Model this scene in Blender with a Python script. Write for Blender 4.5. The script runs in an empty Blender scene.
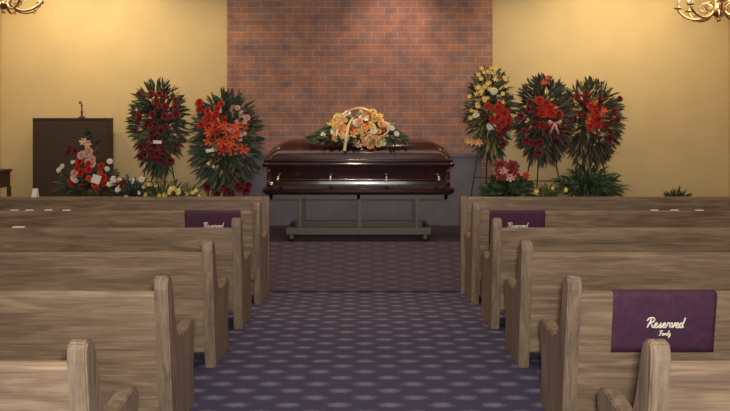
import bpy, bmesh, math, random
from mathutils import Vector, Matrix
R = random.Random(7)
PI = math.pi
scene = bpy.context.scene
COL = scene.collection

# ------------------------------------------------------------------ helpers
def lin(r, g, b):
    f = lambda c: ((c/255)/12.92 if c/255 <= .04045 else ((c/255+.055)/1.055)**2.4)
    return (f(r), f(g), f(b), 1.0)

class MB:
    """collects shapes into one mesh"""
    def __init__(s): s.v = []; s.f = []; s.smooth = []
    def add(s, vs, fs, sm=False):
        n = len(s.v); s.v += [tuple(p) for p in vs]
        for f in fs: s.f.append(tuple(i+n for i in f)); s.smooth.append(sm)
    def box(s, x0, x1, y0, y1, z0, z1):
        s.add([(x0,y0,z0),(x1,y0,z0),(x1,y1,z0),(x0,y1,z0),(x0,y0,z1),(x1,y0,z1),(x1,y1,z1),(x0,y1,z1)],
              [(0,3,2,1),(4,5,6,7),(0,1,5,4),(1,2,6,5),(2,3,7,6),(3,0,4,7)])
    def prism(s, pts, x0, x1):
        """profile pts (y,z) extruded along x"""
        n = len(pts)
        s.add([(x0,y,z) for y,z in pts]+[(x1,y,z) for y,z in pts],
              [tuple(range(n)), tuple(range(2*n-1,n-1,-1))]+[(i,i+n,(i+1)%n+n,(i+1)%n) for i in range(n)])
    def tube(s, path, r, n=8, cap=True):
        path = [Vector(p) for p in path]
        rs = r if isinstance(r,(list,tuple)) else [r]*len(path)
        vs = []; fs = []; up = None
        for i,p in enumerate(path):
            t = (path[min(i+1,len(path)-1)]-path[max(i-1,0)]).normalized()
            if up is None: up = Vector((0,0,1)) if abs(t.z)<.9 else Vector((1,0,0))
            a = t.cross(up).normalized(); b = a.cross(t).normalized(); up = b
            for k in range(n):
                w = 2*PI*k/n; vs.append(p+a*math.cos(w)*rs[i]+b*math.sin(w)*rs[i])
        for i in range(len(path)-1):
            for k in range(n):
                fs.append((i*n+k, i*n+(k+1)%n, (i+1)*n+(k+1)%n, (i+1)*n+k))
        if cap:
            fs.append(tuple(range(n-1,-1,-1))); m=(len(path)-1)*n; fs.append(tuple(range(m,m+n)))
        s.add(vs, fs, True)
    def lathe(s, prof, cx=0, cy=0, cz=0, n=16):
        vs = []; fs = []
        for r,z in prof:
            for k in range(n):
                w = 2*PI*k/n; vs.append((cx+r*math.cos(w), cy+r*math.sin(w), cz+z))
        for i in range(len(prof)-1):
            for k in range(n):
                fs.append((i*n+k, i*n+(k+1)%n, (i+1)*n+(k+1)%n, (i+1)*n+k))
        fs.append(tuple(range(n-1,-1,-1))); m=(len(prof)-1)*n; fs.append(tuple(range(m,m+n)))
        s.add(vs, fs, True)
    def leaf(s, p, d, L, W, droop=.25, nrm=None):
        p = Vector(p); d = Vector(d).normalized()
        n = nrm or Vector((R.uniform(-1,1),R.uniform(-1.4,.2),R.uniform(-.2,1)))
        side = d.cross(n)
        if side.length < 1e-3: side = d.cross(Vector((1,0,0)))
        side.normalize(); up = side.cross(d).normalized()
        dn = Vector((0,0,-1))*droop*L
        q = [p, p+d*L*.35+side*W*.5+up*W*.15, p+d*L*.35-side*W*.5+up*W*.15, p+d*L*.4,
             p+d*L*.72+side*W*.38+dn*.45, p+d*L*.72-side*W*.38+dn*.45, p+d*L*.74+dn*.4-up*W*.1, p+d*L+dn]
        s.add(q, [(0,1,3),(0,3,2),(1,4,6,3),(3,6,5,2),(4,7,6),(6,7,5)])
    def mesh(s, name):
        me = bpy.data.meshes.new(name); me.from_pydata(s.v, [], s.f)
        me.polygons.foreach_set('use_smooth', s.smooth); me.update()
        return me
    def build(s, name, mat, parent=None, loc=(0,0,0), bevel=0):
        me = s.mesh(name)
        if bevel:
            bm = bmesh.new(); bm.from_mesh(me); bmesh.ops.recalc_face_normals(bm, faces=bm.faces)
            es = [e for e in bm.edges if len(e.link_faces)==2 and e.calc_face_angle() > .6]
            bmesh.ops.bevel(bm, geom=es, offset=bevel, segments=2, affect='EDGES', clamp_overlap=True)
            bm.to_mesh(me); bm.free()
        else:
            bm = bmesh.new(); bm.from_mesh(me); bmesh.ops.recalc_face_normals(bm, faces=bm.faces); bm.to_mesh(me); bm.free()
        me.materials.append(mat)
        o = bpy.data.objects.new(name, me); COL.objects.link(o); o.location = loc
        if parent: o.parent = parent
        return o

def tag(o, label, cat, group=None):
    o['label'] = label; o['category'] = cat
    if group: o['group'] = group
    return o
def thing(name, label, cat, loc=(0,0,0), rz=0, group=None):
    o = bpy.data.objects.new(name, None); COL.objects.link(o); o.empty_display_size=.1
    o.location = loc; o.rotation_euler = (0,0,rz)
    return tag(o, label, cat, group)
def struct(o): o['kind'] = 'structure'; return o
def dup(root, loc, rz=0, label=None):
    r = root.copy(); COL.objects.link(r); r.location = loc; r.rotation_euler=(0,0,rz)
    if label: r['label'] = label
    def kids(a, b):
        for ch in [c for c in list(bpy.data.objects) if c.parent == a]:
            c = ch.copy(); COL.objects.link(c); c.parent = b; kids(ch, c)
    kids(root, r)
    return r
def smooth_path(pts, n=5):
    P=[Vector(p) for p in pts]; out=[]
    for i in range(len(P)-1):
        a=P[max(i-1,0)]; b=P[i]; c=P[i+1]; d=P[min(i+2,len(P)-1)]
        for k in range(n):
            t=k/n
            out.append(.5*((2*b)+(c-a)*t+(2*a-5*b+4*c-d)*t*t+(3*b-a-3*c+d)*t**3))
    out.append(P[-1]); return out

# ------------------------------------------------------------------ materials
def nt(name):
    m = bpy.data.materials.new(name); m.use_nodes = True
    n = m.node_tree; return m, n, n.nodes['Principled BSDF']
def N(n, t, **kw):
    x = n.nodes.new(t)
    for k,v in kw.items(): setattr(x,k,v)
    return x
def ramp(n, fac, stops):
    r = N(n,'ShaderNodeValToRGB'); e = r.color_ramp.elements
    while len(e) < len(stops): e.new(.5)
    for i,(p,c) in enumerate(stops): e[i].position=p; e[i].color=c
    n.links.new(fac, r.inputs[0]); return r.outputs[0]
def plain(name, c, rough=.6, metal=0, var=.12, scale=25, spec=.4, coat=0):
    m,n,b = nt(name)
    tc = N(n,'ShaderNodeTexCoord'); no = N(n,'ShaderNodeTexNoise'); no.inputs['Scale'].default_value=scale
    n.links.new(tc.outputs['Object'], no.inputs['Vector'])
    lo = tuple(x*(1-var*2) for x in c[:3])+(1,); hi = tuple(min(1,x*(1+var*2)) for x in c[:3])+(1,)
    n.links.new(ramp(n,no.outputs['Fac'],[(.3,lo),(.7,hi)]), b.inputs['Base Color'])
    b.inputs['Roughness'].default_value=rough; b.inputs['Metallic'].default_value=metal
    b.inputs['Specular IOR Level'].default_value=spec; b.inputs['Coat Weight'].default_value=coat
    return m
def leafmat(name, a, c, rough=.55):
    m,n,b = nt(name)
    g = N(n,'ShaderNodeNewGeometry')
    n.links.new(ramp(n,g.outputs['Random Per Island'],[(0,a),(1,c)]), b.inputs['Base Color'])
    b.inputs['Roughness'].default_value=rough; b.inputs['Specular IOR Level'].default_value=.3
    return m
def oak(name, dark, mid, light, axis='x', rough=.5):
    m,n,b = nt(name)
    tc = N(n,'ShaderNodeTexCoord'); oi = N(n,'ShaderNodeObjectInfo')
    off = N(n,'ShaderNodeVectorMath',operation='SCALE'); off.inputs[3].default_value=17.0
    cmb = N(n,'ShaderNodeCombineXYZ')
    for i in range(3): n.links.new(oi.outputs['Random'], cmb.inputs[i])
    n.links.new(cmb.outputs[0], off.inputs[0])
    add = N(n,'ShaderNodeVectorMath',operation='ADD'); n.links.new(tc.outputs['Object'],add.inputs[0]); n.links.new(off.outputs[0],add.inputs[1])
    mp = N(n,'ShaderNodeMapping'); n.links.new(add.outputs[0], mp.inputs[0])
    mp.inputs['Scale'].default_value = (.9,7,7) if axis=='x' else (9,9,1.0)
    no = N(n,'ShaderNodeTexNoise'); no.inputs['Scale'].default_value=2.2; no.inputs['Detail'].default_value=4; no.inputs['Distortion'].default_value=1.2
    n.links.new(mp.outputs[0], no.inputs['Vector'])
    mp2 = N(n,'ShaderNodeMapping'); n.links.new(add.outputs[0], mp2.inputs[0])
    mp2.inputs['Scale'].default_value = (3,60,60) if axis=='x' else (60,60,3)
    n2 = N(n,'ShaderNodeTexNoise'); n2.inputs['Scale'].default_value=2; n2.inputs['Detail'].default_value=3
    n.links.new(mp2.outputs[0], n2.inputs['Vector'])
    mx = N(n,'ShaderNodeMix'); mx.inputs[0].default_value=.35
    n.links.new(no.outputs['Fac'], mx.inputs[2]); n.links.new(n2.outputs['Fac'], mx.inputs[3])
    n.links.new(ramp(n,mx.outputs[0],[(.32,dark),(.5,mid),(.68,light)]), b.inputs['Base Color'])
    bp = N(n,'ShaderNodeBump'); bp.inputs['Strength'].default_value=.15; bp.inputs['Distance'].default_value=.004
    n.links.new(mx.outputs[0], bp.inputs['Height']); n.links.new(bp.outputs[0], b.inputs['Normal'])
    b.inputs['Roughness'].default_value=rough
    if rough<.3: b.inputs['Coat Weight'].default_value=.8; b.inputs['Coat Roughness'].default_value=.06
    return m

def carpet_mat(name='patterned_carpet', cols=((126,126,148),(98,95,118),(80,76,100)), vp=.2, zk=.9):
    m,n,b = nt(name)
    g = N(n,'ShaderNodeNewGeometry'); sp = N(n,'ShaderNodeSeparateXYZ'); n.links.new(g.outputs['Position'], sp.inputs[0])
    def M(op,a,b_=None,c=None):
        x = N(n,'ShaderNodeMath',operation=op)
        for i,v in enumerate((a,b_,c)):
            if v is None: continue
            if isinstance(v,(int,float)): x.inputs[i].default_value=v
            else: n.links.new(v,x.inputs[i])
        return x.outputs[0]
    U = M('DIVIDE',sp.outputs[0],.276)
    V = M('DIVIDE',M('ADD',sp.outputs[1],M('MULTIPLY',sp.outputs[2],zk)),vp)
    ms = []
    for o in (0,.5):
        du = M('ABSOLUTE',M('SUBTRACT',M('FRACT',M('ADD',U,o+50)),.5))
        dv = M('ABSOLUTE',M('SUBTRACT',M('FRACT',M('ADD',V,o+50)),.5))
        d = M('SQRT', M('ADD', M('POWER',M('MULTIPLY',du,3.6),2.0), M('POWER',M('MULTIPLY',dv,5.0),2.0)))
        ms.append(d)
    d = M('MINIMUM',ms[0],ms[1])
    no = N(n,'ShaderNodeTexNoise'); no.inputs['Scale'].default_value=60; no.inputs['Detail'].default_value=3
    n.links.new(g.outputs['Position'], no.inputs['Vector'])
    d2 = M('ADD', d, M('MULTIPLY',M('SUBTRACT',no.outputs['Fac'],.5),1.3))
    c = ramp(n,d2,[(.3,lin(*cols[0])),(.8,lin(*cols[1])),(1.25,lin(*cols[2]))])
    n.links.new(c, b.inputs['Base Color'])
    b.inputs['Roughness'].default_value=.95; b.inputs['Specular IOR Level'].default_value=.1
    bp = N(n,'ShaderNodeBump'); bp.inputs['Strength'].default_value=.4; bp.inputs['Distance'].default_value=.004
    n.links.new(no.outputs['Fac'],bp.inputs['Height']); n.links.new(bp.outputs[0],b.inputs['Normal'])
    return m

def brick_mat():
    m,n,b = nt('red_brick')
    g = N(n,'ShaderNodeNewGeometry'); sp = N(n,'ShaderNodeSeparateXYZ'); n.links.new(g.outputs['Position'], sp.inputs[0])
    cb = N(n,'ShaderNodeCombineXYZ'); n.links.new(sp.outputs[0],cb.inputs[0]); n.links.new(sp.outputs[2],cb.inputs[1])
    br = N(n,'ShaderNodeTexBrick'); n.links.new(cb.outputs[0],br.inputs['Vector'])
    br.inputs['Scale'].default_value=1; br.inputs['Brick Width'].default_value=.165; br.inputs['Row Height'].default_value=.078
    br.inputs['Mortar Size'].default_value=.007; br.inputs['Mortar Smooth'].default_value=.9
    br.inputs['Color1'].default_value=lin(166,122,104); br.inputs['Color2'].default_value=lin(142,116,116); br.inputs['Mortar'].default_value=lin(186,156,142)
    no = N(n,'ShaderNodeTexNoise'); no.inputs['Scale'].default_value=5; no.inputs['Detail'].default_value=5
    n.links.new(g.outputs['Position'],no.inputs['Vector'])
    mx = N(n,'ShaderNodeMix',data_type='RGBA',blend_type='MULTIPLY'); mx.inputs[0].default_value=.75
    n.links.new(br.outputs['Color'],mx.inputs[6]); n.links.new(ramp(n,no.outputs['Fac'],[(.3,(.6,.58,.66,1)),(.7,(1.3,1.16,1.02,1))]),mx.inputs[7])
    n.links.new(mx.outputs[2],b.inputs['Base Color']); b.inputs['Roughness'].default_value=.85
    bp = N(n,'ShaderNodeBump',invert=True); bp.inputs['Strength'].default_value=.5; bp.inputs['Distance'].default_value=.008
    n.links.new(br.outputs['Fac'],bp.inputs['Height']); n.links.new(bp.outputs[0],b.inputs['Normal'])
    return m

M_ = dict(
 oakx = oak('weathered_oak', lin(108,88,70), lin(143,119,95), lin(174,150,121)),
 oakz = oak('weathered_oak_end', lin(98,80,66), lin(132,112,92), lin(158,138,114), 'z'),
 carpet = carpet_mat(), brick = brick_mat(),
 wall = plain('tan_painted_wall', lin(206,184,142), .9, var=.02, scale=3),
 ceil = plain('cream_ceiling', lin(205,195,175), .9, var=.03),
 ledge = plain('grey_blue_paint', lin(112,108,118), .7, var=.05, scale=6),
 base = plain('brown_baseboard', lin(90,70,55), .5),
 mahog = oak('polished_mahogany', lin(32,16,20), lin(46,24,28), lin(64,30,34), rough=.18),
 lidm = oak('polished_mahogany_lid', lin(40,20,24), lin(56,27,31), lin(78,36,40), rough=.22),
 bright = plain('brushed_handle_metal', lin(190,176,160), .25, 1, .05),
 bier = plain('bier_grey_brown', lin(92,82,76), .45, .3, .05),
 rubber = plain('black_rubber', lin(40,38,38), .6),
 dark = oak('dark_cabinet_wood', lin(52,38,33), lin(64,48,42), lin(76,58,50), rough=.6),
 grille = plain('dark_grille_cloth', lin(66,52,46), .9, var=.06, scale=200),
 brass = plain('polished_brass', lin(232,200,160), .3, 1, .05),
 candle = plain('cream_candle_sleeve', lin(235,225,200), .6, var=.02),
 purple = plain('purple_velvet', lin(80,46,70), .8, var=.08, scale=30),
 gold = plain('cream_embroidery', lin(255,246,224), .5, var=.03),
 white = plain('white_paper', lin(236,232,222), .7, var=.02),
 wire = plain('green_wire_easel', lin(60,74,56), .5, .3, .05),
 pot = plain('terracotta_pot', lin(120,80,60), .8),
 basket = plain('brown_basket', lin(110,84,56), .85, var=.2, scale=60),
 stand = plain('plant_stand_wood', lin(86,66,52), .6),
 ribbon = plain('cream_satin_ribbon', lin(232,205,160), .35, var=.04),
 gdark = leafmat('dark_green_leaf', lin(38,46,36), lin(88,100,76)),
 gblue = leafmat('blue_green_leaf', lin(36,56,54), lin(84,104,92)),
 gmar = leafmat('maroon_green_leaf', lin(72,40,44), lin(98,92,78)),
 gyel = leafmat('yellow_green_leaf', lin(92,96,56), lin(176,166,104)),
 gfern = leafmat('fern_green', lin(36,58,38), lin(86,108,68)),
 red = leafmat('red_petal', lin(158,28,28), lin(214,64,48)),
 orange = leafmat('orange_red_petal', lin(200,62,34), lin(226,104,60)),
 maroon = leafmat('maroon_petal', lin(92,24,32), lin(140,42,48)),
 pink = leafmat('pink_petal', lin(206,140,130), lin(236,192,178)),
 peach = leafmat('peach_petal', lin(222,150,90), lin(244,196,130)),
 yellow = leafmat('yellow_petal', lin(220,180,84), lin(248,224,144)),
 cream = leafmat('cream_white_petal', lin(226,214,186), lin(250,246,232)),
)
def emis(name, c, s):
    m,n,b = nt(name); b.inputs['Emission Color'].default_value=c; b.inputs['Emission Strength'].default_value=s
    b.inputs['Base Color'].default_value=c; return m
M_['bulb'] = emis('lit_bulb', (1,.86,.6,1), 9)

# ------------------------------------------------------------------ dimensions (metres; camera at origin looking +Y)
EYE = 1.64; F = 710.0; WALL = 9.1; DZ = .31; FZ = .05; HW = 4.655; CE = 3.6
HA = .93                                    # half the aisle

# ------------------------------------------------------------------ room
FP = [(-3.1,.10),(4.4,.10),(5.3,.055),(6.2,.0),(6.97,-.08)]     # the nave floor falls gently towards the front
def floor_z(y):
    for (a,za),(b_,zb) in zip(FP,FP[1:]):
        if a <= y <= b_: return za+(zb-za)*(y-a)/(b_-a)
    return FP[-1][1]
b = MB(); b.prism(FP+[(WALL+.1,-.08),(WALL+.1,-.3),(-3.1,-.3)],-HW-.1,HW+.1); struct(b.build('floor', M_['carpet']))
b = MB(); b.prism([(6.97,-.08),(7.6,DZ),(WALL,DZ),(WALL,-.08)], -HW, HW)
struct(b.build('platform', carpet_mat('warm_lit_carpet',((98,88,98),(86,76,88),(76,67,82)),.1,.9), bevel=.03))  # patterned carpet with the warm light at the front mixed into its colours
b = MB(); b.box(-HW-.1,HW+.1,-3.1,WALL+.1,CE,CE+.1); struct(b.build('ceiling', M_['ceil']))
b = MB(); b.box(-HW-.1,HW+.1,WALL,WALL+.1,0,CE); struct(b.build('wall_front', M_['wall']))
b = MB(); b.box(-HW-.1,HW+.1,-3.1,-3,0,CE); struct(b.build('wall_back', M_['wall']))
b = MB(); b.box(-HW-.1,-HW,-3,WALL,0,CE); struct(b.build('wall_left', M_['wall']))
b = MB(); b.box(HW,HW+.1,-3,WALL,0,CE); struct(b.build('wall_right', M_['wall']))
BX0,BX1 = (227-365)/79.0,(492.5-365)/79.0
b = MB(); b.box(BX0,BX1,WALL-.11,WALL,DZ,CE); struct(b.build('wall_brick', M_['brick']))
# low grey-blue ledge in front of the brick
b = MB(); b.box(-1.45,1.44,WALL-.32,WALL-.11,DZ,1.16); b.box(-1.47,1.46,WALL-.34,WALL-.11,1.16,1.19)
struct(b.build('trim_1', M_['ledge'], bevel=.006))
for nm,x0,x1 in (('baseboard_left_front',-HW,BX0),('baseboard_right_front',BX1,HW)):
    b = MB(); b.box(x0,x1,WALL-.015,WALL,DZ,DZ+.1); struct(b.build(nm.replace('_front',''), M_['base']))

# ------------------------------------------------------------------ pews
PL = 3.55
END = [(.0,.84)]
END += [(.002,.875),(.014,.894),(.034,.90),(.056,.895),(.076,.88),(.096,.84),(.12,.75),(.145,.67),(.175,.605),(.215,.567),(.27,.552),(.34,.552),(.43,.562),(.49,.565),
        (.53,.553),(.555,.52),(.55,.475),(.52,.42),(.505,.3),(.53,.15)]
def make_pew(side, label, d):
    s = side; fr = floor_z(d+.1); ff = floor_z(d+.545)
    t = thing('pew', label, 'pew', (s*HA, 0, 0), 0, None)
    X = lambda a,b_: (min(s*a,s*b_), max(s*a,s*b_))
    for a in (0, PL-.065):
        m = MB(); m.prism([(.10,fr)]+END+[(.545,ff)], *X(a,a+.065)); m.build('end_panel', M_['oakz'], t, bevel=.006)
    x0,x1 = X(.065,PL-.065)
    # upper and lower back boards with a groove between
    m = MB()
    up = [(.058,.545),(.022,.803),(.024,.818),(.034,.825),(.05,.825),(.058,.813),(.09,.545)]
    lo = [(.10,.20),(.06,.535),(.088,.535),(.128,.20)]
    m.prism(up,x0,x1); m.prism(lo,x0,x1)
    m.build('backrest', M_['oakx'], t, bevel=.003)
    m = MB(); m.prism([(.066,.53),(.063,.55),(.083,.55),(.086,.53)],x0,x1); m.build('back_rail', M_['oakx'], t)
    m = MB(); m.prism([(.12,.40),(.12,.43),(.30,.435),(.49,.447),(.512,.44),(.515,.415),(.49,.405)],x0,x1); m.build('seat', M_['oakx'], t, bevel=.004)
    m = MB(); m.box(x0,x1,.40,.425,.27,.40); m.build('seat_rail', M_['oakx'], t)
    return t
AX={-1:-.92,1:.945}
ROWD = [6.2-.965*i for i in range(5)]
where = ['first from the front, just behind the front partition','second from the front, partly hiding the %s cloth','third from the front','fourth from the front','nearest the camera, mostly cut off by the frame']
for s,sn in ((-1,'left'),(1,'right')):
    base = None
    for i,d in enumerate(ROWD):
        if i == 3 and s == 1: lab = 'oak pew right of the aisle with the fully visible purple reserved cloth on its back'
        elif i == 0: lab = 'oak pew %s of the aisle, %s' % (sn, where[0])
        elif i == 1: lab = 'oak pew %s of the aisle, second from the front, hiding the cloth\'s lower half' % sn
        else: lab = 'oak pew %s of the aisle, %s' % (sn, where[i])
        p = make_pew(s, lab, d); p['group']='pews %s of the aisle'%sn; p.location=(AX[s],d,0)

# front partitions
for s,sn in ((-1,'left'),(1,'right')):
    t = thing('front_partition', 'low oak partition with end post in front of the %s pews'%sn, 'partition', (s*HA, 6.86, 0), 0, 'front partitions')
    X = lambda a,b_: (min(s*a,s*b_), max(s*a,s*b_))
    m = MB(); m.box(*X(0,.065),0,.09,floor_z(6.9),.875); m.build('end_post', M_['oakz'], t, bevel=.008)
    m = MB(); m.box(*X(.065,3.68),.025,.055,-.02,.84); m.build('panel', M_['oakx'], t)
    m = MB(); m.box(*X(.065,3.68),.0,.085,.84,.872); m.build('cap_rail', M_['oakx'], t, bevel=.006)
    m = MB(); m.box(*X(.065,3.68),.01,.07,floor_z(6.9),.04); m.build('base_rail', M_['oakx'], t, bevel=.004)

# reserved cloths
STROKES = {  # script letters on a unit grid, x-height 1
 'R':[[(.15,0),(.5,1.0),(.75,1.9)],[(-.1,1.45),(.3,2.0),(1.1,2.1),(1.45,1.7),(1.1,1.2),(.55,1.05),(.95,.7),(1.2,.1),(1.6,.1)]],
 'e':[[(0,.25),(.5,.55),(.6,.9),(.35,1.0),(.12,.6),(.2,.1),(.55,.0),(.95,.3)]],
 's':[[(0,.1),(.4,.7),(.5,1.0),(.55,.7),(.6,.3),(.4,0),(.15,.08)],[(.4,0),(.75,.1),(.95,.3)]],
 'r':[[(0,.1),(.25,.9),(.4,1.05),(.5,.85),(.75,.85),(.7,.4),(.75,.05),(1.0,.2)]],
 'v':[[(0,.9),(.2,1.0),(.3,.5),(.35,0),(.65,.4),(.75,.95),(1.0,.9)]],
 'd':[[(.65,.85),(.35,1.0),(.08,.6),(.15,.05),(.45,.05),(.7,.7),(1.0,2.1)],[(.7,.7),(.72,.1),(1.0,.1)]],
 'F':[[(0,1.7),(.4,2.05),(1.4,2.0)],[(.8,2.0),(.6,1.0),(.35,0),(0,.1)],[(.3,1.05),(1.0,1.1)]],
 'a':[[(.6,.85),(.3,1.0),(.05,.5),(.2,0),(.5,.3),(.65,.95),(.65,.1),(.95,.2)]],
 'm':[[(0,0),(.15,.95),(.2,.2),(.45,1.0),(.55,.1),(.8,1.0),(.9,.1),(1.15,.2)]],
 'i':[[(0,.3),(.2,1.0),(.25,.1),(.5,.2)],[(.3,1.4),(.34,1.5)]],
 'l':[[(0,.3),(.4,1.6),(.35,2.0),(.15,1.5),(.2,.1),(.5,.2)]],
 'y':[[(0,1.0),(.1,.3),(.4,.3),(.6,1.0),(.5,-.3),(.2,-.9),(-.05,-.6),(.7,.2)]]}
ADV = dict(R=1.5,e=.85,s=.85,r=.9,v=.9,d=1.05,F=1.2,a=.85,m=1.1,i=.45,l=.45,y=.75)
def script(m, word, cx, cz, unit, yf, r):
    w = sum(ADV[c] for c in word); x = -w/2
    for c in word:
        for st in STROKES[c]:
            pts=[]
            for px,pz in smooth_path([(a,b_,0) for a,b_ in st],4) and [(p.x,p.y) for p in smooth_path([(a,b_,0) for a,b_ in st],4)]:
                X_ = cx+(x+px+pz*.12)*unit; Z_ = cz+pz*unit; pts.append((X_, yf(Z_), Z_))
            m.tube(pts, r, 5)
        x += ADV[c]
def cloth(x0, x1, d, label, up=0):
    t = tag(bpy.data.objects.new('reserved_cloth', None), label, 'cloth', 'reserved cloths'); COL.objects.link(t); t.location=(0,d,0)
    path = [(.0905,.583),(.070,.763),(.062,.819),(.050,.8285),(.033,.8285),(.0195,.82),(.0165,.803)]
    yf = lambda z: .0165+(.803-z)*.1405
    for k in range(1,9): z=.803-k*.034; path.append((yf(z), z))
    n = 24; vs=[]; fs=[]; th=.0025
    # thickness by offsetting the path outward
    nr=[]
    for i,(y,z) in enumerate(path):
        a=path[max(i-1,0)]; c=path[min(i+1,len(path)-1)]; ty,tz=c[0]-a[0],c[1]-a[1]; L=math.hypot(ty,tz); nr.append((-tz/L*-1, ty/L*-1))
    for layer in (0,1):
        for i,(y,z) in enumerate(path):
            for k in range(n+1):
                wv = .0012*math.sin(k*1.3+i*.3)*(1 if i>7 or i<2 else .2)
                sg = -1
                vs.append((x0+(x1-x0)*k/n, y-nr[i][0]*(th*(layer)-0)*sg*-1 - (abs(wv) if layer else 0)*(1 if i>4 else -1), z-nr[i][1]*th*layer*-1*sg))
    W=n+1; Pn=len(path)
    for layer in (0,1):
        o=layer*W*Pn
        for i in range(Pn-1):
            for k in range(n):
                fs.append((o+i*W+k,o+i*W+k+1,o+(i+1)*W+k+1,o+(i+1)*W+k))
    o=W*Pn
    for i in range(Pn-1):
        for k in (0,n): fs.append((i*W+k,(i+1)*W+k,o+(i+1)*W+k,o+i*W+k))
    for k in range(n):
        for i in (0,Pn-1): fs.append((i*W+k,i*W+k+1,o+i*W+k+1,o+i*W+k))
    m=MB(); m.add(vs,fs,True); m.build('cloth_panel', M_['purple'], t)
    cx=(x0+x1)/2+.005; y2=lambda z: yf(z)-.0055
    m=MB(); script(m,'Reserved',cx,.655+up,.0228,y2,.0037); m.build('lettering', M_['gold'], t)
    m=MB(); script(m,'Family',cx,.616+up,.0115,y2,.0022); m.build('lettering', M_['gold'], t)
    return t
cloth(1.163,1.648,ROWD[3],'purple reserved cloth, large and fully visible on the near right pew back')
cloth(1.09,1.58,ROWD[0],'purple reserved cloth half hidden on the first pew right of the aisle',.02)
cloth(-1.58,-1.09,ROWD[0],'purple reserved cloth half hidden on the first pew left of the aisle',.02)

# white paper programs on top of the first pew backs
for px,lab in ((14,'leftmost'),(29,'second from left'),(48,'third from left'),(66,'rightmost')):
    x=(px-365)/114.0
    m=MB(); m.box(-.032,.032,-.012,.02,0,.005); m.box(-.03,.03,-.01,.018,.005,.009)
    tag(m.build('paper_program', M_['white'], None, (x,ROWD[0]+.034,.8255)), 'small white paper on the left front pew back, %s of four'%lab, 'paper', 'papers on the left front pew')
for px,lab in ((655,'the left one'),(675,'the middle one'),(700,'the right one')):
    x=(px-365)/114.0
    m=MB(); m.box(-.032,.032,-.012,.02,0,.005); m.box(-.03,.03,-.01,.018,.005,.009)
    tag(m.build('paper_program', M_['white'], None, (x,ROWD[0]+.034,.8255)), 'small white paper on the right front pew back, %s of three'%lab, 'paper', 'papers on the right front pew')
m=MB(); m.box(-.04,.04,-.015,.02,0,.01); tag(m.build('paper_program', M_['white'], None, ((18-365)/135.,ROWD[1]+.034,.8255)),
    'small white paper lying on the second left pew back near the frame edge','paper')
# tilted white card on the left partition
m=MB(); m.prism([(0,0),(.006,0),(.04,.08),(.035,.082)],-.025,.025); m.prism([(.035,.082),(.04,.08),(.062,.0),(.057,0)],-.025,.025)
o=m.build('folded_card', M_['white'], None, ((35-365)/103.,6.865,.873)); tag(o,'folded white card standing on the left partition beside the dark cabinet','card')

# ------------------------------------------------------------------ casket and bier
CX = -.07; CY = 7.92
def ring_loft(m, rings, n=7):
    """rings: (z, half length, half depth, corner radius)"""
    vs=[]; fs=[]; K=4*n
    for z,L,W,r in rings:
        for q,(sx,sy) in enumerate(((1,1),(-1,1),(-1,-1),(1,-1))):
            for k in range(n):
                w = (q+k/(n-1))*PI/2
                vs.append((sx*(L-r)+r*math.cos(w), sy*(W-r)+r*math.sin(w), z))
    for i in range(len(rings)-1):
        for k in range(K): fs.append((i*K+k,i*K+(k+1)%K,(i+1)*K+(k+1)%K,(i+1)*K+k))
    fs.append(tuple(range(K-1,-1,-1))); e=(len(rings)-1)*K; fs.append(tuple(range(e,e+K)))
    m.add(vs,fs,True)
CB = .815
t = thing('casket','closed dark mahogany casket with domed lid and bright handles on the bier','casket',(CX,CY,CB))
def autosmooth(o, a=.6):
    me=o.data
    bm=bmesh.new(); bm.from_mesh(me)
    for e in bm.edges:
        if len(e.link_faces)==2 and e.calc_face_angle()>a: e.smooth=False
    bm.to_mesh(me); bm.free()
m=MB(); ring_loft(m,[(.0,1.0,.29,.05),(.03,1.035,.325,.06),(.06,1.035,.325,.06),(.075,1.015,.305,.05),(.09,.985,.285,.05)]); autosmooth(m.build('base_molding',M_['mahog'],t))
m=MB(); ring_loft(m,[(.085,.985,.28,.05),(.12,.975,.272,.05),(.28,.98,.275,.05),(.295,.99,.285,.05)]); autosmooth(m.build('body',M_['mahog'],t))
m=MB(); ring_loft(m,[(.292,1.0,.29,.05),(.30,1.03,.32,.06),(.33,1.04,.33,.06),(.345,1.03,.32,.06),(.352,1.012,.305,.05),(.362,1.02,.312,.05),(.378,1.02,.312,.05),(.386,1.0,.30,.05)]); autosmooth(m.build('rim_molding',M_['mahog'],t))
for nm,sgn in (('head_lid',-1),('foot_lid',1)):
    m=MB(); ring_loft(m,[(.384,1.0,.30,.08),(.41,.995,.297,.09),(.46,.965,.275,.1),(.505,.925,.242,.1),(.54,.875,.20,.09),(.565,.82,.15,.08),(.582,.77,.10,.06),(.592,.73,.05,.04)])
    o=m.build(nm,M_['lidm'],t); bm=bmesh.new(); bm.from_mesh(o.data)
    bmesh.ops.bisect_plane(bm,geom=bm.verts[:]+bm.edges[:]+bm.faces[:],plane_co=(.17+.004*sgn,0,0),plane_no=(-sgn,0,0),clear_outer=True)
    bmesh.ops.holes_fill(bm,edges=[e for e in bm.edges if e.is_boundary]); bm.to_mesh(o.data); bm.free(); autosmooth(o,.7)
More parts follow.
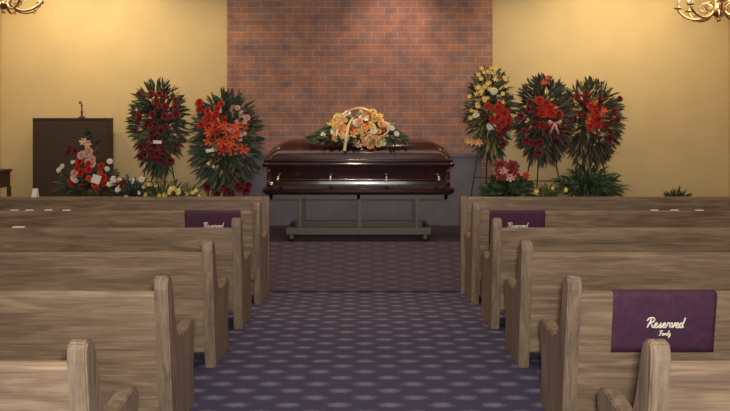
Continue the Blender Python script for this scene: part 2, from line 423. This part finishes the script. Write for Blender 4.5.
# handles: one long bar on brackets along the front and the back
for sy in (-1,1):
    m=MB(); m.tube([(-.86,sy*.345,.165),(-.4,sy*.345,.165),(.4,sy*.345,.165),(.86,sy*.345,.165)],.013,8); m.build('handle_bar',M_['mahog'],t)
    for hx in (-.86,-.3,.3,.86):
        m=MB(); m.tube([(hx,sy*.27,.20),(hx,sy*.31,.20),(hx,sy*.345,.165)],[.03,.014,.018],8); m.lathe([(.0,0),(.02,.005),(.022,.02),(.0,.03)],hx,sy*.345,.15,8)
        m.build('handle_bracket',M_['bright'],t)
for sx in (-1,1):
    for sy in (-1,1):
        m=MB(); m.lathe([(.008,0),(.028,.01),(.018,.05),(.024,.10),(.018,.16),(.026,.195),(.006,.205)],sx*.965,sy*.262,.088,10); m.build('corner_ornament',M_['mahog'],t)
m=MB(); m.lathe([(.0,0),(.028,.0),(.03,.01),(.0,.014)],0,0,0,14); o=m.build('corner_medallion',M_['bright'],t,(-.93,-.335,.115)); o.rotation_euler=(PI/2,0,0)

bt = thing('casket_bier','grey-brown wheeled bier frame with low rail under the casket','bier',(CX,CY,DZ))
m=MB(); m.box(-.96,.96,-.27,-.235,.455,.503); m.box(-.96,.96,.235,.27,.455,.503)
for x in (-.96,-.02,.92): m.box(x,x+.04,-.27,.27,.455,.503)
m.build('top_frame',M_['bier'],bt,bevel=.004)
for x in (-.63,.01,.63):
    for y in (-.25,.25):
        m=MB(); m.box(x-.02,x+.02,y-.018,y+.018,.15,.456); m.build('leg',M_['bier'],bt,bevel=.003)
m=MB(); m.box(-.78,.78,-.285,-.235,.075,.15); m.box(-.78,.78,.235,.285,.075,.15); m.box(-.78,-.73,-.24,.24,.09,.14); m.box(.73,.78,-.24,.24,.09,.14)
m.build('lower_rail',M_['bier'],bt,bevel=.005)
for x in (-.72,.72):
    for y in (-.26,.26):
        m=MB(); m.tube([(x-.0,y-.015,.04),(x,y+.015,.04)],.04,14); w=m.build('wheel',M_['rubber'],bt)
        m=MB(); m.tube([(x,y-.019,.04),(x,y-.0155,.04)],.022,12); m.build('hub',M_['bright'],w)
        m=MB(); m.box(x-.014,x+.014,y-.024,y-.017,.03,.08); m.box(x-.014,x+.014,y+.017,y+.024,.03,.08); m.box(x-.014,x+.014,y-.024,y+.024,.075,.085); m.build('wheel_fork',M_['bier'],bt)

# ------------------------------------------------------------------ flowers
_bl = {}
def blossom_mesh(kind, mat):
    k=(kind,mat)
    if k in _bl: return _bl[k]
    m=MB(); RR=random.Random(hash(kind)%97 if False else len(_bl)+3)
    # unit radius, facing -Y
    def petal(ang, tilt, L, W, z0):
        d=Vector((math.cos(ang)*math.cos(tilt), -math.sin(tilt), math.sin(ang)*math.cos(tilt)))
        side=Vector((-math.sin(ang),0,math.cos(ang))); o=Vector((0,-z0,0)); up=side.cross(d)
        vs=[o+side*W*.12,o-side*W*.12]
        for f,wf,u in ((.45,.5,.06),(.85,.45,-.02)):
            vs+= [o+d*L*f+side*W*wf+up*u*L, o+d*L*f-up*.08*L, o+d*L*f-side*W*wf+up*u*L]
        vs.append(o+d*L*1.02)
        m.add(vs,[(0,2,3),(0,3,1),(1,3,4),(2,5,6,3),(3,6,7,4),(5,8,6),(6,8,7)],True)
    if kind=='rose':
        for n_,tilt,L,W in ((7,.15,1.0,.8),(6,.55,.85,.75),(5,.95,.7,.65),(4,1.3,.55,.5)):
            for i in range(n_): petal(2*PI*i/n_+tilt*3+RR.uniform(-.1,.1),tilt,L,W,.0)
    elif kind=='lily':
        for i in range(6): petal(2*PI*i/6+RR.uniform(-.1,.1),.35,1.05,.42,0)
        m.lathe([(.02,0),(.09,.03),(.05,.12)],0,0,0,6)
    elif kind=='poinsettia':
        for i in range(8): petal(2*PI*i/8,.1,1.1,.45,0)
        for i in range(6): petal(2*PI*i/6+.4,.55,.7,.35,.05)
    elif kind=='daisy':
        for i in range(11): petal(2*PI*i/11,.2,1.0,.3,0)
    me=m.mesh(kind+'_blossom'); me.materials.append(M_[mat]); _bl[k]=me; return me
def blossom(parent, kind, mat, p, r, d=(0,-1,0)):
    o=bpy.data.objects.new('blossom', blossom_mesh(kind,mat)); COL.objects.link(o); o.parent=parent
    q=Vector((0,-1,0)).rotation_difference(Vector(d).normalized())
    o.rotation_mode='QUATERNION'; from mathutils import Quaternion
    o.rotation_quaternion = q @ Quaternion((0,1,0), R.uniform(0,6)); o.location=p; o.scale=(r,r,r); return o
def P(px,py,s): return ((px-365)/s, EYE-(py-118)/s)

FD = 8.5                   # flowers' distance
def easel(t, zc, w=.3):
    m=MB(); top=zc+.25
    m.tube([(-w,.0-.05,0),(-.02,.06,top)],.008,6); m.tube([(w,-.05,0),(.02,.06,top)],.008,6); m.tube([(0,.38,0),(0,.07,top-.02)],.008,6)
    m.tube([(-w*.62,-.02,top*.38),(w*.62,-.02,top*.38)],.006,6)
    m.build('easel', M_['wire'], t)
def spray(label, cx, cz, w, h, mats, nleaf, clusters, ll=(.12,.24), lw=.035, card=None, bottom=1.0, ribbon=None, FD=8.5):
    """egg-shaped standing spray; cx, cz in metres at FD; clusters: list of (kind, mat, dx, dz, spread x, spread z, n, r)"""
    t = thing('standing_spray', label, 'flower arrangement', (cx,FD,DZ), 0, 'standing flower sprays')
    zc = cz-DZ; easel(t, zc)
    m=MB(); m.lathe([(.02,-h*.3),(.09,-h*.2),(.12,0),(.09,h*.2),(.02,h*.3)],0,.04,zc,8); m.build('foam_core', M_['gdark'], t)
    mb=[MB() for _ in mats]
    for i in range(nleaf):
        a=R.uniform(0,2*PI); rr=R.random()**.5
        dx=math.cos(a)*rr; dz=math.sin(a)*rr
        L=R.uniform(*ll)
        k=1.0 if dz>0 else bottom
        ex=max(.0,w/2-L*.55); ez=max(0,h/2-L*.6)
        px=dx*ex*(1 if dz>-.2 else (1-(1-bottom)*abs(dz))); pz=dz*ez
        py=.02-.13*(1-rr*rr)+R.uniform(-.05,.06)
        d=Vector((dx*1.1+R.uniform(-.5,.5), -.55*(1-rr)-.15+R.uniform(-.3,.3), dz*1.1+R.uniform(-.5,.5)))
        mb[R.choices(range(len(mats)),[3,2,1][:len(mats)])[0]].leaf((px,py,zc+pz), d, L, lw*R.uniform(.7,1.3), .12)
    for k,mm in enumerate(mats): mb[k].build('foliage', M_[mm], t)
    for kind,mat,dx,dz,sx,sz,n,r in clusters:
        for i in range(n):
            x=dx+max(-.8,min(.8,R.gauss(0,.5)))*sx; z=dz+max(-.8,min(.8,R.gauss(0,.5)))*sz
            blossom(t,kind,mat,(x,-.17-R.uniform(0,.05)+.1*min(1,(x/w*2)**2),zc+z),r*R.uniform(.8,1.15),(x*1.2,-1,z*.8+.1))
    if card:
        m=MB(); m.box(-.05,.05,-.002,.002,-.018,.02); o=m.build('card',M_['white'],t,(card[0],-.27,zc+card[1])); o.rotation_euler=(0,card[2],0)
    if ribbon:
        m=MB(); x,z=ribbon
        for sg in (-1,1):
            m.add([(x,-.27,z+zc),(x+sg*.07,-.29,z+zc+.035),(x+sg*.085,-.27,z+zc),(x+sg*.06,-.28,z+zc-.03)],[(0,1,2,3)],True)
            m.add([(x-.01,-.27,z+zc),(x+.01,-.27,z+zc),(x+sg*.05+.015,-.25,z+zc-.13),(x+sg*.05-.015,-.25,z+zc-.13)],[(0,1,2,3)],True)
        o=m.build('ribbon_bow',M_['pink'],t); sm=o.modifiers.new('s','SOLIDIFY'); sm.thickness=.003
    return t
def sp(label, x0,x1,y0,y1, **k):
    S=F/(k.get('FD',8.5)-.1)
    xa,za=P(x0,y0,S); xb,zb=P(x1,y1,S)
    return spray(label,(xa+xb)/2,(za+zb)/2,xb-xa,za-zb,**k)
sp('tall dark leafy spray with maroon centre and white card, beside the dark cabinet',128,185,78,177,FD=8.62, mats=['gdark','gmar','gblue'],nleaf=520,
   clusters=[('rose','maroon',.02,-.0,.28,.5,44,.048),('rose','maroon',0,-.32,.14,.16,8,.045),('daisy','pink',-.22,.1,.1,.3,3,.02)],card=(.06,-.17,.05),bottom=.45,ll=(.13,.24))
sp('large spray with bright orange-red flowers and dark leaves left of the casket',190,259,88,198,FD=8.4, mats=['gdark','gblue','gmar'],nleaf=620,
   clusters=[('lily','orange',.06,.08,.3,.22,26,.065),('rose','red',-.14,.34,.18,.16,12,.05),('rose','red',-.1,.08,.2,.2,8,.05),('rose','pink',.16,.28,.14,.16,8,.035),('daisy','pink',.2,.12,.06,.3,5,.025),
             ('rose','maroon',.05,-.5,.3,.1,9,.045),('daisy','pink',-.3,.33,.1,.1,2,.025),('daisy','cream',-.15,-.2,.2,.1,3,.02)],card=(-.13,-.08,-.15),bottom=1,ll=(.13,.25))
sp('spray tipped with yellow-white gladioli around red roses, right of the casket',467,516,65,163,FD=8.54, mats=['gdark','gyel','gmar'],nleaf=430,
   clusters=[('rose','red',.06,-.03,.16,.18,18,.055),('rose','maroon',.08,-.22,.14,.2,8,.04),('lily','yellow',-.12,.36,.18,.22,14,.034),('daisy','yellow',-.16,.12,.12,.25,10,.035),
             ('lily','yellow',-.02,.5,.1,.08,5,.03),('rose','cream',.02,.28,.06,.05,3,.035),('rose','cream',.0,-.17,.05,.03,3,.04),('rose','cream',-.18,-.02,.03,.03,2,.03),
             ('lily','peach',-.22,-.34,.08,.05,4,.05),('daisy','yellow',.18,.3,.08,.2,6,.028)],bottom=.6,ll=(.1,.2))
sp('round red-centred spray with pale pink bow, left of the two touching right sprays',515,575,74,166,FD=8.36, mats=['gmar','gdark','gblue'],nleaf=620,
   clusters=[('rose','red',.02,.08,.18,.18,16,.055),('rose','maroon',-.18,.0,.16,.3,12,.045),('rose','maroon',-.15,-.3,.12,.1,6,.045),('rose','maroon',.1,-.1,.2,.3,8,.04),('lily','orange',-.02,.42,.1,.08,3,.035)],ribbon=(.07,-.03),bottom=.75,ll=(.12,.22))
sp('round spray with orange-red centre flowers, right of the two touching right sprays',561,625,78,168,FD=8.62, mats=['gmar','gdark','gyel'],nleaf=620,
   clusters=[('rose','red',-.06,.08,.16,.16,12,.05),('lily','orange',.03,.1,.16,.16,10,.045),('rose','maroon',.15,.05,.2,.3,14,.04),('daisy','pink',-.02,-.14,.12,.1,4,.028),('rose','maroon',-.2,.2,.12,.2,6,.045)],bottom=.75,ll=(.12,.22))

# potted / basket arrangements
def pot_on_stand(t, top, r=.13, mat='pot'):
    m=MB(); h=top-.2
    m.box(-.16,.16,-.16,.16,h-.03,h); 
    for sx in (-1,1):
        for sy in (-1,1): m.box(sx*.13-.015,sx*.13+.015,sy*.13-.015,sy*.13+.015,0,h-.03)
    m.box(-.14,.14,-.14,.14,h*.35,h*.35+.02); m.build('stand',M_['stand'],t)
    m=MB(); m.lathe([(r*.7,0),(r*.98,.17),(r*1.06,.18),(r*1.06,.215),(r*.9,.215),(r*.88,.19)],0,0,h,16); m.build('pot',M_[mat],t)
def arrangement(name,label,px,d,mats,nleaf,base,spread,hgt,ll,lw,clusters,arch=.3,extra=None,group=None,potmat='pot'):
    s=F/d; x=(px-365)/s
    t=thing(name,label,'plant' if 'plant' in name or 'fern' in name or 'poinsettia' in name else 'flower arrangement',(x,d,DZ),0,group)
    pot_on_stand(t,base-DZ,mat=potmat)
    mb=[MB() for _ in mats]; zb=base-DZ
    for i in range(nleaf):
        a=R.uniform(0,2*PI); q=R.random()
        el=math.acos(q)*.95            # angle from vertical
        d_=Vector((math.sin(el)*math.cos(a),math.sin(el)*math.sin(a),math.cos(el)))
        dist=R.uniform(.15,1)
        p=Vector((d_.x*spread*dist*.7,d_.y*spread*dist*.55,zb+d_.z*hgt*dist*.72-.02))
        L=R.uniform(*ll)
        mb[R.choices(range(len(mats)),[3,2,1][:len(mats)])[0]].leaf(p,d_+Vector((R.uniform(-.4,.4),R.uniform(-.4,.4),R.uniform(-.1,.5))),L,lw*R.uniform(.7,1.3),arch)
    for k,mm in enumerate(mats): mb[k].build('foliage',M_[mm],t)
    for kind,mat,dx,dz,sx,sz,n,r in clusters:
        for i in range(n):
            xx=dx+max(-.8,min(.8,R.gauss(0,.5)))*sx; zz=dz+max(-.8,min(.8,R.gauss(0,.5)))*sz
            blossom(t,kind,mat,(xx,-.16-R.uniform(0,.05)+.08*min(1,abs(xx)/spread),zb+zz),r*R.uniform(.8,1.15),(xx,-1,.35))
    if extra: extra(t,zb)
    return t
def peak(t,zb):
    m=MB(); mm=MB()
    for i in range(90):
        z=R.uniform(.1,.6); w=.20*(1-z/.68)
        m.leaf((R.uniform(-w,w),R.uniform(-.1,.02),zb+z),(R.uniform(-1,1),-.3,R.uniform(.1,1.2)),R.uniform(.08,.15),.03,.1)
    m.build('foliage',M_['gdark'],t)
    for i in range(8):
        z=.2+i*.05; mm.tube([(R.uniform(-.03,.03),-.05,zb+.05),(R.uniform(-.1,.1),-.07,zb+z)],.003,5)
    mm.build('stem',M_['gfern'],t)
    m=MB(); m.box(-.045,.045,-.003,.003,-.04,.05); o=m.build('card',M_['white'],t,(.17,-.3,zb+.13)); o.rotation_euler=(.0,.3,.1)
    m=MB(); m.box(-.03,.03,-.003,.003,-.03,.03); o=m.build('card',M_['white'],t,(.5,-.12,zb+.1)); o.rotation_euler=(.0,-.2,.1)
arrangement('flower_basket','pyramid of pink, red and white flowers in front of the dark cabinet',91,7.9,['gdark','gmar','gblue'],420,.85,.42,.3,(.1,.2),.032,
   [('lily','pink',.0,.52,.05,.04,3,.045),('rose','pink',.0,.42,.05,.05,4,.045),('rose','pink',.07,.3,.06,.05,3,.045),('rose','red',.02,.2,.22,.2,14,.045),('rose','maroon',-.12,.42,.1,.06,4,.035),
    ('rose','pink',-.08,.18,.08,.08,3,.045),('rose','cream',-.1,.13,.03,.02,2,.05),('rose','cream',-.27,.25,.04,.04,2,.035),('rose','cream',.3,.12,.08,.06,3,.035),('rose','orange',.1,.12,.1,.1,5,.04),
    ('rose','cream',.28,.28,.08,.06,2,.03),('lily','cream',-.1,.33,.05,.05,2,.035),('rose','cream',.28,.05,.1,.03,2,.03)],extra=peak,potmat='basket')
arrangement('flower_basket','low dark leafy basket dotted with white flowers, right of the pink pyramid',132,7.8,['gdark','gblue','gmar'],240,.74,.26,.28,(.1,.2),.03,
   [('rose','cream',.0,.14,.2,.12,5,.03),('rose','maroon',-.05,.2,.15,.1,4,.03)],group=None,potmat='basket')
arrangement('lily_plant','low yellow-green plant with pale buds below the tall maroon spray',164,7.85,['gyel','gfern'],260,.74,.3,.2,(.1,.2),.022,
   [('daisy','yellow',.0,.1,.35,.1,12,.028),('daisy','cream',.0,.12,.35,.1,5,.025)],arch=.05)
arrangement('lily_plant','small yellow-green plant beside the orange-red spray',187,7.75,['gyel','gfern'],150,.74,.18,.17,(.09,.17),.02,[('daisy','yellow',.0,.1,.2,.08,5,.025)],arch=.05)
arrangement('poinsettia_plant','dark leafy potted plant with pinkish-red bracts under the gladioli spray',508,7.8,['gfern','gdark'],330,.78,.32,.3,(.12,.22),.06,
   [('poinsettia','maroon',-.02,.32,.12,.08,5,.07),('poinsettia','pink',-.08,.25,.08,.06,3,.055),('poinsettia','red',.1,.26,.1,.06,2,.05)],arch=.3)
arrangement('potted_plant','light yellow-green bushy plant between the poinsettia and the fern',548,7.75,['gyel','gfern'],220,.74,.22,.2,(.08,.16),.035,[('daisy','yellow',.0,.12,.2,.08,4,.025)],arch=.2)
arrangement('potted_fern','large dark green fern with arching fronds under the twin right sprays',588,7.85,['gfern','gdark'],520,.80,.42,.34,(.14,.28),.028,[],arch=.45)
arrangement('potted_plant','small dark plant standing alone at the far right behind the partition',676,8.0,['gfern','gmar'],90,.72,.2,.08,(.08,.17),.022,[('daisy','maroon',.0,.05,.2,.04,4,.025)],arch=.2)

# casket spray of yellow and peach roses with ribbon
t=thing('casket_spray','mound of yellow and peach roses with cream ribbon on the casket lid','flower arrangement',(-.075,CY-.02,CB+.592))
m=MB()
for i in range(430):
    a=R.uniform(0,2*PI); rr=R.random()**.6
    x=math.cos(a)*rr*.44; y=math.sin(a)*rr*.12
    d_=Vector((math.cos(a)*1.2+R.uniform(-.3,.3),math.sin(a)*.5-.2,.5*(1-rr)+.1))
    z=.01+.16*(1-rr*rr)
    if abs(x)>.3: z=max(z,.02)
    m.leaf((x,y,z),d_,R.uniform(.08,.17),R.uniform(.025,.04),-.0 if z<.08 else .15)
for i in range(130):
    x=R.uniform(-.5,.5); m.leaf((x,-.19-.03*R.random(),R.uniform(-.03,.03)),(x+R.uniform(-.5,.5),-.6,R.uniform(-.3,.2)),R.uniform(.08,.14),.035,.1)
m.build('foliage',M_['gdark'],t)
m=MB()
for i in range(90):
    a=R.uniform(0,2*PI); m.leaf((math.cos(a)*.3,math.sin(a)*.1,R.uniform(.04,.16)),(math.cos(a),math.sin(a)*.5-.3,R.uniform(0,.8)),R.uniform(.08,.16),.03,.0)
m.build('foliage',M_['gyel'],t)
m=MB(); m.lathe([(.1,0),(.16,.01),(.15,.06),(.08,.12),(.02,.14)],0,0,0,10); m.build('foam_base',M_['gdark'],t)
for i in range(92):
    a=R.uniform(0,2*PI); rr=R.random()**.5
    x=.02+math.cos(a)*rr*.34; z=.11+math.sin(a)*rr*.21; rr2=min(1,math.hypot(x/.36,(z-.08)/.26))
    y=-.17*max(0,1-rr2*rr2)**.5-.03+R.uniform(-.02,.02)
    if z<.08: y=min(y,-.2-(.08-z)*.5)
    mat=R.choices(['yellow','peach','cream','orange','pink'],[5,5,2,1 if x<.1 else 4,.6])[0]
    blossom(t,'rose' if R.random()<.75 else 'lily',mat,(x,y,z),R.uniform(.03,.05),(x*1.5,-1,(z-.1)*3+.3))
for x,z in ((-.24,.13),(-.2,.05),(.3,.04),(.37,.12),(-.38,.05),(-.58,.04),(.42,.06),(.5,.05)):
    if abs(x)<.45: blossom(t,'rose','cream',(x,-.14,z),.032,(x,-1,.3))
def strip(m,pts,w,wd):
    pts=smooth_path(pts,6); vs=[];fs=[]
    wd=Vector(wd).normalized()*w/2
    for p in pts: vs+=[p+wd,p-wd]
    for i in range(len(pts)-1): fs.append((2*i,2*i+1,2*i+3,2*i+2))
    m.add(vs,fs,True)
m=MB()
strip(m,[(-.22,-.22,.12),(-.2,-.24,.22),(-.1,-.2,.31),(.02,-.16,.34),(.12,-.16,.31)],.03,(.4,.0,.6))
strip(m,[(-.05,-.22,.24),(-.1,-.24,.16),(-.12,-.28,.06),(-.135,-.295,-.04),(-.145,-.305,-.12)],.032,(1,0,.1))
strip(m,[(-.02,-.22,.25),(.03,-.25,.30),(.06,-.22,.24),(.0,-.21,.22)],.03,(1,0,.3))
strip(m,[(-.22,-.22,.12),(-.23,-.25,.06),(-.24,-.27,-.02)],.022,(1,0,.1))
strip(m,[(.26,-.2,.2),(.32,-.22,.17),(.33,-.22,.1),(.29,-.22,.05)],.03,(1,.2,.3))
o=m.build('ribbon',M_['ribbon'],t); sm=o.modifiers.new('s','SOLIDIFY'); sm.thickness=.003

# ------------------------------------------------------------------ cabinet and side table at the left
t=thing('speaker_cabinet','tall flat dark brown wooden cabinet against the tan wall at left','cabinet',(-3.66,8.91,DZ))
m=MB(); m.box(-.475,.47,-.08,.09,.06,1.31); m.build('body',M_['dark'],t,bevel=.005)
m=MB(); m.box(-.478,.475,-.09,.095,1.31,1.33); m.build('top',M_['dark'],t,bevel=.005)
m=MB(); m.box(-.45,.45,-.07,.08,0,.06); m.build('plinth',M_['dark'],t)
m=MB(); m.box(-.455,.45,-.086,-.08,.09,1.29); m.build('front_panel',M_['grille'],t,bevel=.002)
t=thing('candlestick','slender dark candlestick with curled top standing on the dark cabinet','candlestick',((81-365)/80,8.9,DZ+1.33))
m=MB(); m.lathe([(.04,0),(.042,.01),(.014,.025),(.010,.06),(.018,.075),(.009,.09),(.008,.15),(.018,.16)],0,0,0,12); m.build('holder',M_['dark'],t)
m=MB(); m.tube(smooth_path([(0,0,.155),(-.004,0,.18),(-.02,0,.205),(-.03,0,.19),(-.022,0,.178)],4),.008,6); m.build('curled_finial',M_['dark'],t)
t=thing('side_table','small brown wooden side table in the far left corner','table',(-4.47,8.5,DZ))
m=MB(); m.box(-.175,.165,-.17,.17,.68,.71); m.build('tabletop',M_['stand'],t,bevel=.004)
m=MB(); m.box(-.16,.15,-.15,.15,.5,.68); m.build('drawer_box',M_['stand'],t,bevel=.003)
for sx in (-1,1):
    for sy in (-1,1):
        m=MB(); m.box(sx*.14-.018,sx*.14+.018,sy*.135-.018,sy*.135+.018,0,.5); m.build('leg',M_['stand'],t)
m=MB(); m.lathe([(.005,0),(.016,.008),(.014,.02),(.004,.025)],0,0,0,10); o=m.build('knob',M_['brass'],t,(0.05,-.15,.59)); o.rotation_euler=(PI/2,0,0)

# ------------------------------------------------------------------ chandeliers
def chandelier(x, y, zb, label, rot):
    t=thing('chandelier',label,'chandelier',(x,y,zb),rot,'brass chandeliers')
    m=MB(); m.lathe([(.004,0),(.016,.008),(.02,.022),(.01,.035),(.03,.045),(.062,.07),(.075,.10),(.062,.135),(.03,.155),(.016,.17),(.028,.2),(.04,.23),(.026,.27),(.013,.3),(.02,.34),(.011,.38),(.008,.45)],0,0,0,20)
    m.build('stem',M_['brass'],t)
    m=MB()
    z=.45
    top=CE-zb-.03
    k=0
    while z<top-.01:
        # chain link
        pts=[(math.cos(w)*.012*(1 if k%2 else 0),math.cos(w)*.012*(0 if k%2 else 1),z+.02+math.sin(w)*.02) for w in [2*PI*i/8 for i in range(9)]]
        m.tube(pts,.0028,5,False); z+=.034; k+=1
    m.build('chain',M_['brass'],t)
    m=MB(); m.lathe([(.06,0),(.055,-.012),(.02,-.03)],0,0,CE-zb,16); m.build('canopy',M_['brass'],t)
    for i in range(8):
        w=2*PI*i/8; c,s_=math.cos(w),math.sin(w)
        def q(r,z): return (c*r,s_*r,z)
        m=MB(); m.tube(smooth_path([q(.05,.11),q(.11,.05),q(.19,.03),q(.27,.055),q(.325,.10),q(.34,.135)],5),.012,7)
        m.tube(smooth_path([q(.05,.13),q(.10,.17),q(.15,.16),q(.16,.12),q(.13,.10),q(.115,.125)],4),.008,6)
        m.tube(smooth_path([q(.25,.047),q(.29,.035),q(.30,.06),q(.28,.065)],4),.004,5)
        arm=m.build('arm',M_['brass'],t)
        m=MB(); m.lathe([(.008,0),(.034,.008),(.04,.018),(.018,.014),(.014,.03),(.014,.04)],c*.34,s_*.34,.13,12); m.build('drip_cup',M_['brass'],arm)
        m=MB(); m.lathe([(.011,0),(.011,.075)],c*.34,s_*.34,.17,10); m.build('candle_sleeve',M_['candle'],arm)
        m=MB(); m.lathe([(.006,0),(.015,.015),(.017,.03),(.010,.052),(.002,.072)],c*.34,s_*.34,.245,10); m.build('bulb',M_['bulb'],arm)
    return t
chandelier(3.24,6.5,2.52,'brass candle chandelier cut off by the top right corner',.39)
chandelier(-3.31,6.5,2.595,'brass candle chandelier cut off by the top left corner',.1)

# ------------------------------------------------------------------ lights
def light(kind,name,loc,target,energy,col,size=.3,**k):
    L=bpy.data.lights.new(name,kind); L.energy=energy; L.color=col
    if kind=='AREA': L.shape='RECTANGLE'; L.size=size; L.size_y=k.get('sy',size)
    elif kind=='SPOT': L.spot_size=math.radians(k.get('ang',80)); L.spot_blend=k.get('blend',.8); L.shadow_soft_size=size
    else: L.shadow_soft_size=size
    o=bpy.data.objects.new(name,L); COL.objects.link(o); o.location=loc
    o.rotation_euler=(Vector(target)-Vector(loc)).to_track_quat('-Z','Y').to_euler()
    return o
WARM=(1,.79,.45); NEU=(1,.93,.8)
for x in (-4.0,-3.0,2.85,3.85):
    light('SPOT','wall_downlight',(x,8.0,3.5),(x,9.1,2.4),60,WARM,.15,ang=120,blend=1).data.energy *= (.75 if x>3.5 else 1)
for x in (-1.9,1.9):
    light('SPOT','wall_downlight',(x,8.1,3.5),(x,9.0,1.4),22,WARM,.06,ang=110,blend=1)
light('SPOT','brick_downlight',(.45,8.2,3.5),(.35,9.0,2.0),42,(1,.7,.5),.06,ang=100,blend=1)
light('SPOT','casket_downlight',(-.2,7.2,3.5),(-.1,7.5,1.0),75,(1,.72,.5),.08,ang=85,blend=.8)
for x,z in ((3.22,2.95),(-3.31,3.05)):
    light('POINT','chandelier_light',(x,6.5,z),(x,6.5,0),9,WARM,.25)
light('AREA','nave_ambient_fill',(0,3.2,3.55),(0,3.2,0),14,NEU,3.0,sy=4.0)  # soft overhead fill added for general ambient light, no fitting behind it
light('AREA','chancel_fill',(0,6.6,3.55),(0,7.6,0),26,(1,.8,.55),6.0,sy=1.2)  # added warm fill over the platform, not a real ceiling fitting
light('AREA','rear_fill',(0,-2.9,2.0),(0,5,1.0),75,(.98,.96,1),3.5,sy=1.8)  # fill light added behind the camera; the back wall has no window
light('AREA','camera_flash',(.06,-.05,1.78),(.06,6,1.2),82,(1,.97,.92),.12,sy=.08)
light('SPOT','aisle_warm_fill',(0,5.9,3.5),(0,6.1,0),60,(1,.66,.45),.1,ang=75,blend=1)  # warm spot added to turn the front aisle carpet browner
w=bpy.data.worlds.new('World'); scene.world=w; w.use_nodes=True
w.node_tree.nodes['Background'].inputs[0].default_value=(.6,.6,.65,1); w.node_tree.nodes['Background'].inputs[1].default_value=.3

# ------------------------------------------------------------------ camera
cam=bpy.data.cameras.new('camera'); cam.sensor_width=36; cam.lens=36*F/730; cam.shift_y=-(205.5-118)/730
co=bpy.data.objects.new('camera',cam); COL.objects.link(co); co.location=(0,0,EYE); co.rotation_euler=(PI/2,0,0); scene.camera=co
scene.view_settings.view_transform='Standard'; scene.view_settings.look='None'; scene.view_settings.gamma=1
scene.view_settings.use_curve_mapping=False; scene.view_settings.exposure=0.35
